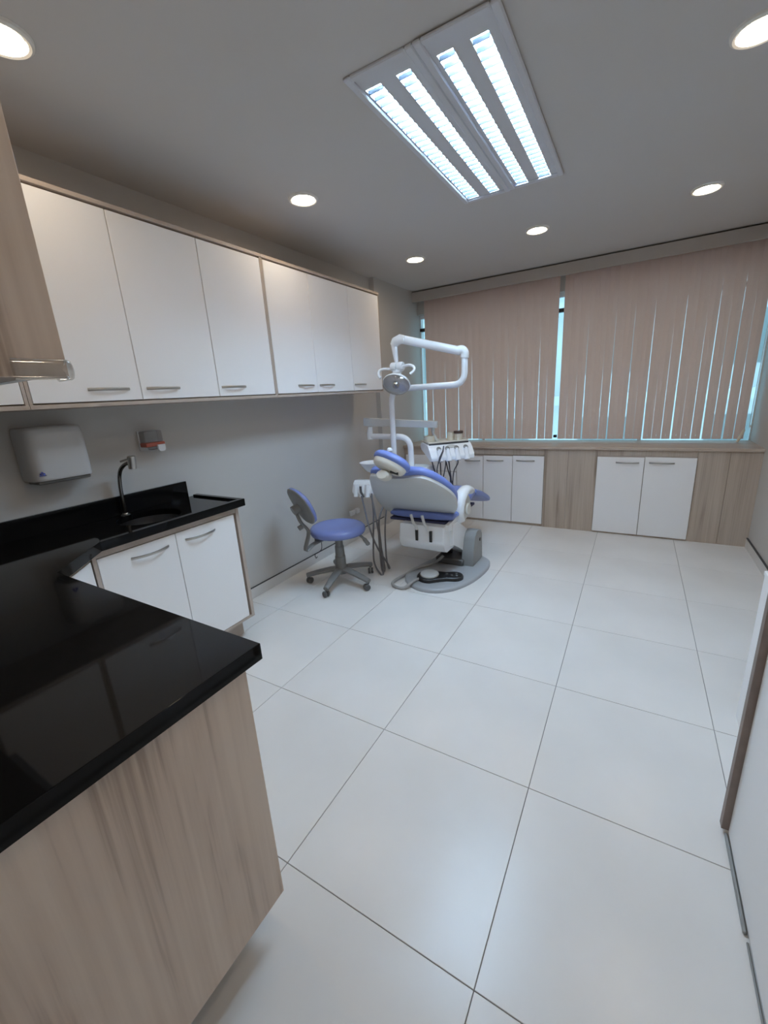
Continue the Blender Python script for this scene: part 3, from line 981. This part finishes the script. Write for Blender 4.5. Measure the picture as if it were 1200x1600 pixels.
# armrest on the right with its round joint
bm = B()
pa = smooth_path([(.318, 2.50, .610), (.318, 2.43, .632), (.318, 2.345, .618), (.315, 2.285, .565), (.312, 2.265, .49), (.312, 2.29, .42)], 6)
tube(bm, pa, .048, 20, rb=.034, up=(0, -.6, .8))
ar = obj('armrest', bm, 'enamel', t, ang=60)
bm = B(); lathe(bm, [(.0, -.03), (.095, -.03), (.100, -.02), (.100, .012), (.09, .018), (0, .018)], (.325, 2.37, .510), 32, 'X')
obj('arm_joint', bm, 'shell', ar)
bm = B(); lathe(bm, [(.046, .014), (.047, .030), (.042, .038), (0, .040)], (.325, 2.375, .492), 28, 'X')
obj('joint_knob', bm, 'cream', ar)
bm = B()
pa = smooth_path([(-.262, 2.50, .610), (-.262, 2.43, .632), (-.262, 2.345, .618), (-.262, 2.285, .565), (-.262, 2.265, .49), (-.262, 2.29, .42)], 6)
tube(bm, pa, .03, 16, rb=.024, up=(0, -.6, .8))
obj('armrest', bm, 'enamel', t, ang=60)

# ------------------------------------------------------------------ spittoon unit on the chair's left
t = thing('spittoon_unit', 'white spittoon bowl with hose holder beside the dental chair back', 'dental unit', (-.3, 2.55, .45))
obj('body', bx(-.40, -.07, 2.50, 2.76, .462, .765, bev=.03, seg=3), 'enamel', t)
obj('bracket', bx(-.22, -.10, 2.42, 2.52, .455, .50, bev=.01), 'enamel', t)
bm = B()
lathe(bm, [(.02, .735), (.045, .745), (.075, .775), (.098, .805), (.108, .824), (.105, .826), (.094, .808), (.07, .781), (.04, .757), (0, .752)], (-.535, 2.42, 0), 36)
obj('bowl', bm, 'enamel', t)
bm = B()
tube(bm, smooth_path([(-.535, 2.42, .742), (-.525, 2.43, .70), (-.47, 2.50, .672), (-.39, 2.58, .67)], 5), .018, 12)
obj('bowl_arm', bm, 'shell', t)
# assistant's holder with three sockets
hold = Vector((-.575, 2.33, .62))
def hm(bm): bm.transform(Matrix.Translation(hold) @ Matrix.Rotation(math.radians(8), 4, 'Z')); return bm
bm = B()
pf = [(p.x, p.y) for p in round_path([(.06, .055, 0), (-.015, .062, 0), (-.06, -.02, 0), (-.062, -.055, 0), (-.02, -.06, 0), (.06, .0, 0)], .02)]
prism(bm, pf, lambda u, v, a: (a, u, v), -.085, .095, .008)
hb = obj('hose_holder', hm(bm), 'enamel', t)
for xk in (-.055, .0, .055):
    bm = B()
    tube(bm, [(xk, -.058, -.075), (xk, -.040, .03)], [.021, .021], 16)
    sk = obj('socket', hm(bm), 'enamel', hb)
bm = B(); tube(bm, [(.0, -.068, .02), (.005, -.074, -.03), (.02, -.06, -.075)], .010, 10)
obj('nozzle', hm(bm), 'greyd', hb)
bm = B(); tube(bm, smooth_path([(-.50, 2.38, .62), (-.46, 2.45, .60), (-.39, 2.56, .58)], 4), .02, 12)
obj('holder_arm', bm, 'shell', t)
hoses = [
    [(-.556, 2.255, .56), (-.535, 2.25, .47), (-.47, 2.21, .30), (-.36, 2.14, .16), (-.24, 2.08, .07), (-.20, 2.06, .03), (-.235, 2.10, .014), (-.28, 2.15, .08), (-.33, 2.24, .30), (-.36, 2.35, .46), (-.37, 2.50, .50)],
    [(-.475, 2.28, .56), (-.44, 2.26, .46), (-.375, 2.20, .28), (-.29, 2.11, .10), (-.235, 2.04, .022), (-.245, 2.02, .012), (-.30, 2.09, .08), (-.385, 2.23, .33), (-.40, 2.36, .46), (-.36, 2.50, .52)],
    [(-.47, 2.285, .58), (-.45, 2.26, .40), (-.43, 2.20, .20), (-.36, 2.08, .05), (-.24, 1.97, .011), (-.22, 1.99, .011), (-.33, 2.16, .14), (-.41, 2.28, .34), (-.40, 2.38, .47), (-.35, 2.50, .54)],
]
for h in hoses:
    bm = B(); tube(bm, smooth_path(h, 7), .0075, 8)
    obj('hose', bm, 'hose', t)

# ------------------------------------------------------------------ operating lamp
t = thing('operating_lamp', 'white dental operating lamp with clear round head on a bent pole', 'lamp', (-.36, 2.52, .76))
bm = B()
tube(bm, round_path([(-.362, 2.52, .70), (-.362, 2.52, 1.425), (.288, 2.50, 1.425), (.288, 2.50, 1.625)], .12, 8), .024, 18)
obj('pole', bm, 'enamel', t)
bm = B(); lathe(bm, [(.03, .763), (.034, .77), (.03, .80), (.025, .81)], (-.362, 2.52, 0), 20)
obj('collar', bm, 'shell', t)
bm = B()
tube(bm, smooth_path([(.288, 2.50, 1.612), (.289, 2.50, 1.645), (.274, 2.495, 1.668), (.245, 2.485, 1.668)], 4), .031, 16)
obj('elbow', bm, 'enamel', t)
bm = B(); tube(bm, [(.262, 2.49, 1.660), (-.150, 2.37, 1.775)], .027, 16, rb=.031, up=(0, 0, 1))
obj('spring_arm', bm, 'enamel', t)
bm = B(); tube(bm, [(-.135, 2.365, 1.773), (-.165, 2.358, 1.780), (-.205, 2.352, 1.765), (-.222, 2.35, 1.738)], [.030, .036, .036, .029], 16)
obj('elbow', bm, 'enamel', t)
bm = B(); tube(bm, [(-.216, 2.35, 1.745), (-.212, 2.35, 1.70), (-.205, 2.35, 1.63), (-.204, 2.35, 1.595)], [.026, .022, .016, .013], 14)
obj('drop_stem', bm, 'enamel', t)
LH = Vector((-.200, 2.33, 1.462))
bm = B()
lathe(bm, [(.0, -.024), (.03, -.024), (.034, -.018), (.034, .018), (.03, .024), (0, .024)], (-.225, 2.35, 1.585), 18, 'X')
lathe(bm, [(.0, -.024), (.03, -.024), (.034, -.018), (.034, .018), (.03, .024), (0, .024)], (-.170, 2.35, 1.585), 18, 'X')
box(bm, -.235, -.165, 2.33, 2.37, 1.535, 1.575, .008)
box(bm, -.228, -.170, 2.335, 2.365, 1.505, 1.54, .006)
yk = obj('yoke', bm, 'enamel', t)
hl = smooth_path([(-.215, 2.335, 1.566), (-.27, 2.33, 1.573), (-.315, 2.32, 1.574), (-.338, 2.305, 1.560), (-.334, 2.29, 1.530), (-.312, 2.28, 1.508)], 5)
bm = B(); tube(bm, hl, .0105, 12); obj('handle', bm, 'enamel', t)
hl = smooth_path([(-.185, 2.335, 1.565), (-.13, 2.335, 1.582), (-.085, 2.33, 1.587), (-.042, 2.315, 1.572), (-.032, 2.30, 1.545), (-.058, 2.285, 1.520)], 5)
bm = B(); tube(bm, hl, .0105, 12); obj('handle', bm, 'enamel', t)
# head: reflector dish behind a clear cover, facing down towards the chair
tl = math.radians(-52)
HM = Matrix.Translation(LH) @ Matrix.Rotation(tl, 4, 'X')
bm = B()
lathe(bm, [(0, .052), (.04, .050), (.075, .038), (.10, .015), (.108, -.005), (.104, -.005), (.096, .012), (.072, .032), (.04, .044), (0, .046)], (0, 0, 0), 40, sy=.80)
bm.transform(HM); hd_ = obj('reflector', bm, 'lens', t)
bm = B()
lathe(bm, [(.111, .0), (.114, -.012), (.106, -.034), (.08, -.052), (.04, -.062), (0, -.064)], (0, 0, 0), 40, sy=.80)
bm.transform(HM); obj('clear_cover', bm, 'clear2', hd_)
bm = B()
lathe(bm, [(.106, .002), (.115, .004), (.117, -.004), (.112, -.012), (.106, -.006)], (0, 0, 0), 40, sy=.80)
bm.transform(HM); obj('rim', bm, 'enamel', hd_)
bm = B()
lathe(bm, [(0, -.046), (.016, -.042), (.028, -.026), (.030, -.010), (.024, .02), (.012, .046)], (0, 0, 0), 20)
bm.transform(HM); obj('bulb_shield', bm, 'chrome', hd_)

# ------------------------------------------------------------------ instrument tray
t = thing('instrument_tray', 'white instrument delivery tray on a jointed arm beyond the dental chair', 'dental unit', (-.25, 2.62, .76))
bm = B()
tube(bm, round_path([(-.25, 2.62, .72), (-.25, 2.62, 1.020), (-.64, 2.58, 1.030)], .11, 8), .026, 16)
obj('pole', bm, 'enamel', t)
bm = B(); tube(bm, [(-.635, 2.58, 1.005), (-.635, 2.58, 1.05), (-.630, 2.58, 1.115)], [.030, .029, .021], 14)
obj('knuckle', bm, 'enamel', t)
bm = B()
q0, q1 = Vector((-.680, 2.57, 1.160)), Vector((-.045, 2.74, 1.112))
tube(bm, [q0, q1], .034, 4, rb=.034, up=(0, 0, 1))
bm.free()
bm = B()
d_ = (q1-q0).normalized(); sd = Vector((d_.y, -d_.x, 0)).normalized(); up_ = sd.cross(d_)
if up_.z < 0: up_ = -up_
vs = []
for q, hh in ((q0, .036), (q1, .028)):
    vs.append([bm.verts.new(q+sd*a*.03+up_*b*hh) for a, b in ((-1, -1), (1, -1), (1, 1), (-1, 1))])
for k in range(4):
    bm.faces.new((vs[0][k], vs[0][(k+1) % 4], vs[1][(k+1) % 4], vs[1][k]))
bm.faces.new(vs[0][::-1]); bm.faces.new(vs[1])
bmesh.ops.bevel(bm, geom=bm.edges[:], offset=.006, segments=2, affect='EDGES', profile=.5)
obj('spring_arm', bm, 'shell', t)
bm = B(); tube(bm, [(-.095, 2.735, 1.10), (-.092, 2.745, 1.04), (-.065, 2.775, .955)], [.013, .012, .016], 12)
obj('hanger', bm, 'shell', t)
TO = Vector((.115, 2.685, .85)); TA = Vector((.712, .702, 0)).normalized(); TB = Vector((-TA.y, TA.x, 0))
TMx = Matrix(((TA.x, TB.x, 0, TO.x), (TA.y, TB.y, 0, TO.y), (0, 0, 1, TO.z), (0, 0, 0, 1)))
def tl_(bm): bm.transform(TMx); return bm
prof = [(p.x, p.y) for p in round_path([(.0, -.028, 0), (-.004, .0, 0), (.045, .065, 0), (.085, .098, 0), (.24, .112, 0), (.27, .09, 0), (.26, .055, 0), (.06, -.015, 0), (.03, -.035, 0)], .02, 4)]
bm = B(); prism(bm, prof, lambda u, v, a: (a, u, v), -.197, .197, .007)
tb = obj('tray_body', tl_(bm), 'enamel', t)
bm = B(); box(bm, -.185, .185, .092, .262, .106, .116, .004)
box(bm, -.185, .185, .256, .262, .116, .126, .002); box(bm, -.185, -.179, .092, .262, .116, .124, .002); box(bm, .179, .185, .092, .262, .116, .124, .002)
tp = obj('tray_liner', tl_(bm), 'cream', t)
bm = B(); box(bm, -.18, .182, .0835, .0915, .094, .107, .001)
obj('front_groove', tl_(bm), 'hosed', t)
bm = B()
lathe(bm, [(.040, 0), (.040, .003), (0, .004)], (0, 0, 0), 28, sy=.42)
fa = math.atan2(.065, .049)
bm.transform(TMx @ Matrix.Translation((.005, .056, .078)) @ Matrix.Rotation(fa, 4, 'X'))
obj('key_pad', bm, 'pad', tb)
for xk in (-.115, -.038, .045, .13):
    bm = B()
    a_, b_ = Vector((xk, .034, .062)), Vector((xk, -.001, -.038))
    tube(bm, [a_, a_+(b_-a_)*.5, b_], [.018, .024, .026], 16)
    sk = obj('socket', tl_(bm), 'enamel', tb)
    bm = B()
    lathe(bm, [(.021, 0), (.021, .004), (.017, .005), (.016, .002), (0, .002)], (0, 0, 0), 24)
    bm.transform(TMx @ Matrix.Translation((xk, .0305, .066)) @ Matrix.Rotation(math.radians(45), 4, 'X'))
    obj('socket_hole', bm, 'grey', sk)
bm = B(); tube(bm, [(-.085, -.005, .095), (-.095, -.010, .05), (-.125, -.02, .0), (-.14, -.015, -.05)], [.005, .007, .010, .006], 10)
obj('syringe', tl_(bm), 'hosed', t)
th = [[(-.14, -.015, -.045), (-.15, -.01, -.10), (-.135, .02, -.17), (-.10, .06, -.26), (-.07, .11, -.20), (-.05, .17, -.06), (-.05, .18, .02)],
      [(-.04, .004, -.035), (-.035, .0, -.09), (-.012, .02, -.20), (.0, .06, -.33), (.02, .11, -.30), (.03, .15, -.12), (.02, .17, .02)],
      [(.045, .004, -.035), (.04, .0, -.07), (.01, .02, -.15), (.012, .05, -.34), (.05, .09, -.33), (.01, .14, -.14), (-.01, .17, .02)],
      [(-.055, .03, -.03), (-.06, .03, -.09), (-.085, .05, -.22), (-.10, .09, -.22), (-.13, .13, -.10), (-.14, .17, .02)]]
for h in th:
    bm = B(); tube(bm, smooth_path(h, 6), .0052, 8)
    obj('hose', tl_(bm), 'hosed', t)
bm = B(); box(bm, -.15, -.06, .03, .036, -.19, -.184, .001)
obj('hose_clip', tl_(bm), 'hosed', t)

def cup(name, label, cx_, cy2, r, h, m, lid=None):
    p = TMx @ Vector((cx_, cy2, .1165))
    t = thing(name, label, 'cup', p)
    bm = B()
    lathe(bm, [(r*.93, 0), (r*.96, .003), (r, h), (r*.93, h), (r*.90, .006), (0, .006)], p, 28)
    obj('body', bm, m, t)
    if lid:
        bm = B()
        lathe(bm, [(r*1.0, h-.002), (r*1.14, h), (r*1.16, h+.012), (r*1.05, h+.020), (r*.45, h+.022), (r*.40, h+.012), (0, h+.012)], p, 28)
        obj('lid', bm, 'brown', t, label='dark brown ring lid')
        bm = B()
        lathe(bm, [(r*.36, h+.012), (r*.36, h+.0225), (0, h+.0235)], p, 16)
        obj('cap', bm, 'cream', t)
    return t
cup('plastic_cup', 'wide low ivory plastic pot at the left end of the instrument tray', -.135, .20, .045, .050, 'cup')
cup('plastic_cup', 'tall narrow ivory plastic cup in the middle of the instrument tray', .055, .185, .032, .068, 'cup')
cup('lidded_jar', 'ivory jar with dark brown ring lid on the instrument tray', .115, .145, .036, .058, 'cup', True)

# ------------------------------------------------------------------ foot pedal with its cable
t = thing('foot_pedal', 'black teardrop foot pedal with grey disc and grey cable on the chair base', 'foot pedal', (.26, 2.08, 0.03))
ol = []
D0, D1 = Vector((.180, 2.005)), Vector((.352, 2.078))
ax = (D1-D0); ln = ax.length; ax.normalize(); ay = Vector((-ax.y, ax.x))
pts = []
for k in range(13):
    a = PI/2+PI*k/12
    pts.append((.096*math.cos(a), .096*math.sin(a)))
pts += [(.085, -.070), (.125, -.060)]
for k in range(9):
    a = -PI/2+PI*k/8
    pts.append((ln+.066*math.cos(a), .066*math.sin(a)))
pts += [(.125, .060), (.085, .070)]
bm = B()
pad(bm, pts, [(.0, .031), (0, .048), (.006, .056), (.012, .058)], lambda u, v, h: (D0.x+ax.x*u+ay.x*v, D0.y+ax.y*u+ay.y*v, h))
obj('pedal_body', bm, 'black', t)
bm = B(); lathe(bm, [(.066, .052), (.071, .062), (.069, .070), (.060, .075), (0, .0755)], (D0.x, D0.y, 0), 36)
obj('pedal_disc', bm, 'pad', t)
bm = B()
for k, (u, v) in enumerate(((.13, .015), (.165, -.012), (.20, .018), (.20, -.020))):
    q = D0+ax*u+ay*v
    lathe(bm, [(.010, .056), (.009, .062), (0, .063)], (q.x, q.y, 0), 12)
obj('pedal_buttons', bm, 'greyd', t)
bm = B()
tube(bm, smooth_path([(.17, 2.30, .10), (.13, 2.28, .060), (.075, 2.20, .040), (.02, 2.12, .040), (-.03, 2.02, .018), (-.06, 1.92, .012), (-.055, 1.845, .012), (.0, 1.805, .012), (.06, 1.81, .013), (.10, 1.86, .042), (.11, 1.90, .043), (.125, 1.94, .043)], 7), .0115, 10)
obj('cable', bm, 'cable', t)

# ------------------------------------------------------------------ stool
SX, SY = -.44, 1.735
t = thing('swivel_stool', 'grey five-star swivel stool with periwinkle blue seat near the left wall', 'stool', (SX, SY, 0))
AN = [math.radians(a) for a in (209, 281, 353, 65, 137)]
bm = B()
lathe(bm, [(.052, .085), (.050, .125), (.040, .14), (.040, .22), (.0, .22)], (SX, SY, 0), 24)
for k, a in enumerate(AN):
    dx, dy = math.cos(a), math.sin(a)
    tube(bm, [(SX+dx*r, SY+dy*r, z) for r, z in ((.02, .115), (.08, .112), (.16, .098), (.235, .080), (.272, .070))], [.036, .034, .029, .025, .021], 10, rb=.019, up=(0, 0, 1))
obj('star_base', bm, 'grey', t)
for a in AN:
    dx, dy = math.cos(a), math.sin(a)
    px_, py_ = SX+dx*.262, SY+dy*.262
    wa = a+1.1
    ux, uy = math.cos(wa), math.sin(wa)
    bm = B()
    lathe(bm, [(.009, .048), (.009, .072), (0, .072)], (px_, py_, 0), 10)
    cxx, cyy = px_-ux*.012, py_-uy*.012
    for s in (-1, 1):
        b2 = B()
        lathe(b2, [(0, -.009), (.020, -.009), (.024, -.005), (.024, .005), (.020, .009), (0, .009)], (0, 0, 0), 18, 'X')
        b2.transform(Matrix.Translation((cxx-uy*.012*s, cyy+ux*.012*s, .024)) @ Matrix.Rotation(wa+PI/2, 4, 'Z'))
        me_ = bpy.data.meshes.new('tmp'); b2.to_mesh(me_); b2.free(); bm.from_mesh(me_); bpy.data.meshes.remove(me_)
    obj('caster', bm, 'greyd', t)
bm = B()
lathe(bm, [(.036, .20), (.034, .30), (.030, .30), (.028, .385)], (SX, SY, 0), 20)
obj('column', bm, 'grey', t)
bm = B()
box(bm, SX-.11, SX+.10, SY-.08, SY+.08, .385, .402, .004)
obj('mechanism', bm, 'greyd', t)
bm = B()
so = [(SX+.212*math.cos(2*PI*k/40), SY+.205*math.sin(2*PI*k/40)) for k in range(40)]
pad(bm, so, [(.03, .402), (.008, .410), (0, .428), (.004, .448), (.016, .462), (.045, .470)], lambda u, v, h: (u, v, h-.006*max(0, 1-((u-SX)**2+(v-SY)**2)/.02)))
obj('seat', bm, 'blues', t, ang=60)
# backrest, leaning away from the seat, towards the wall
bd = Vector((-.454, -.891, 0)).normalized()            # from the seat to the back
lat = Vector((-bd.y, bd.x, 0))
BC = Vector((SX, SY, 0))+bd*.275+Vector((0, 0, .662))
tilt = math.radians(22)
bup = (Vector((0, 0, 1))*math.cos(tilt)+bd*math.sin(tilt)).normalized()
bno = (-bd*math.cos(tilt)+Vector((0, 0, 1))*math.sin(tilt)).normalized()
def bb_(u, v, h):
    h2 = h+.16*u*u*2.2
    return BC+lat*u+bup*v+bno*h2
eo = [(.165*math.copysign(abs(math.cos(2*PI*k/36))**.8, math.cos(2*PI*k/36)), .140*math.copysign(abs(math.sin(2*PI*k/36))**.8, math.sin(2*PI*k/36))) for k in range(36)]
bm = B(); pad(bm, eo, [(.012, -.008), (0, 0), (0, .006)], bb_)
sb_ = obj('back_shell', bm, 'grey', t, ang=60)
bm = B(); pad(bm, eo, [(.002, .006), (0, .014), (.004, .026), (.02, .036)], bb_)
obj('back_cushion', bm, 'blues', t, ang=60)
bm = B()
m0 = BC+bno*-.004
pts = [m0-bup*.005-bno*.035, m0-bup*.10-bno*.045, m0-bup*.20-bno*.03, Vector((SX, SY, .335))+bd*.27, Vector((SX, SY, .365))+bd*.20, Vector((SX, SY, .392))+bd*.09]
tube(bm, smooth_path(pts, 5), .027, 12, rb=.011, up=tuple(-bd*.8+Vector((0, 0, .6))))
obj('back_bar', bm, 'grey', t)
bm = B()
tube(bm, [m0+bno*.004, m0-bno*.055], .034, 16)
obj('back_knob', bm, 'grey', t)
bm = B(); kp = m0-bup*.135-bno*.05
tube(bm, [kp, kp-bno*.03], .018, 12)
obj('adjust_knob', bm, 'grey', t)
kp = Vector((SX, SY, .375))+bd*.15-lat*.05
bm = B(); tube(bm, [kp+Vector((0, 0, .02)), kp-Vector((0, 0, .012))], .022, 12)
obj('adjust_knob', bm, 'greyd', t)
lv = Vector((.80, .30, 0)).normalized()
p0 = Vector((SX, SY, .398))+lv*.10
bm = B(); tube(bm, smooth_path([p0, p0+lv*.06+Vector((0, 0, -.01)), p0+lv*.10+Vector((0, 0, -.045)), p0+lv*.13+Vector((0, 0, -.09))], 4), [.006]*5+[.010]*3+[.016]*3+[.018, .012], 10)
obj('height_lever', bm, 'grey', t)
w0 = Vector((SX, SY, .395))+bd*.10-lat*.12
bm = B(); tube(bm, smooth_path([w0, w0+Vector((.01, 0, -.06)), w0+Vector((.015, -.01, -.12)), w0+Vector((-.01, -.02, -.15)), w0+Vector((-.04, -.03, -.17)), w0+Vector((-.035, -.03, -.2)), w0+Vector((-.02, -.03, -.185))], 5), .0028, 6)
obj('loose_wire', bm, 'black', t)
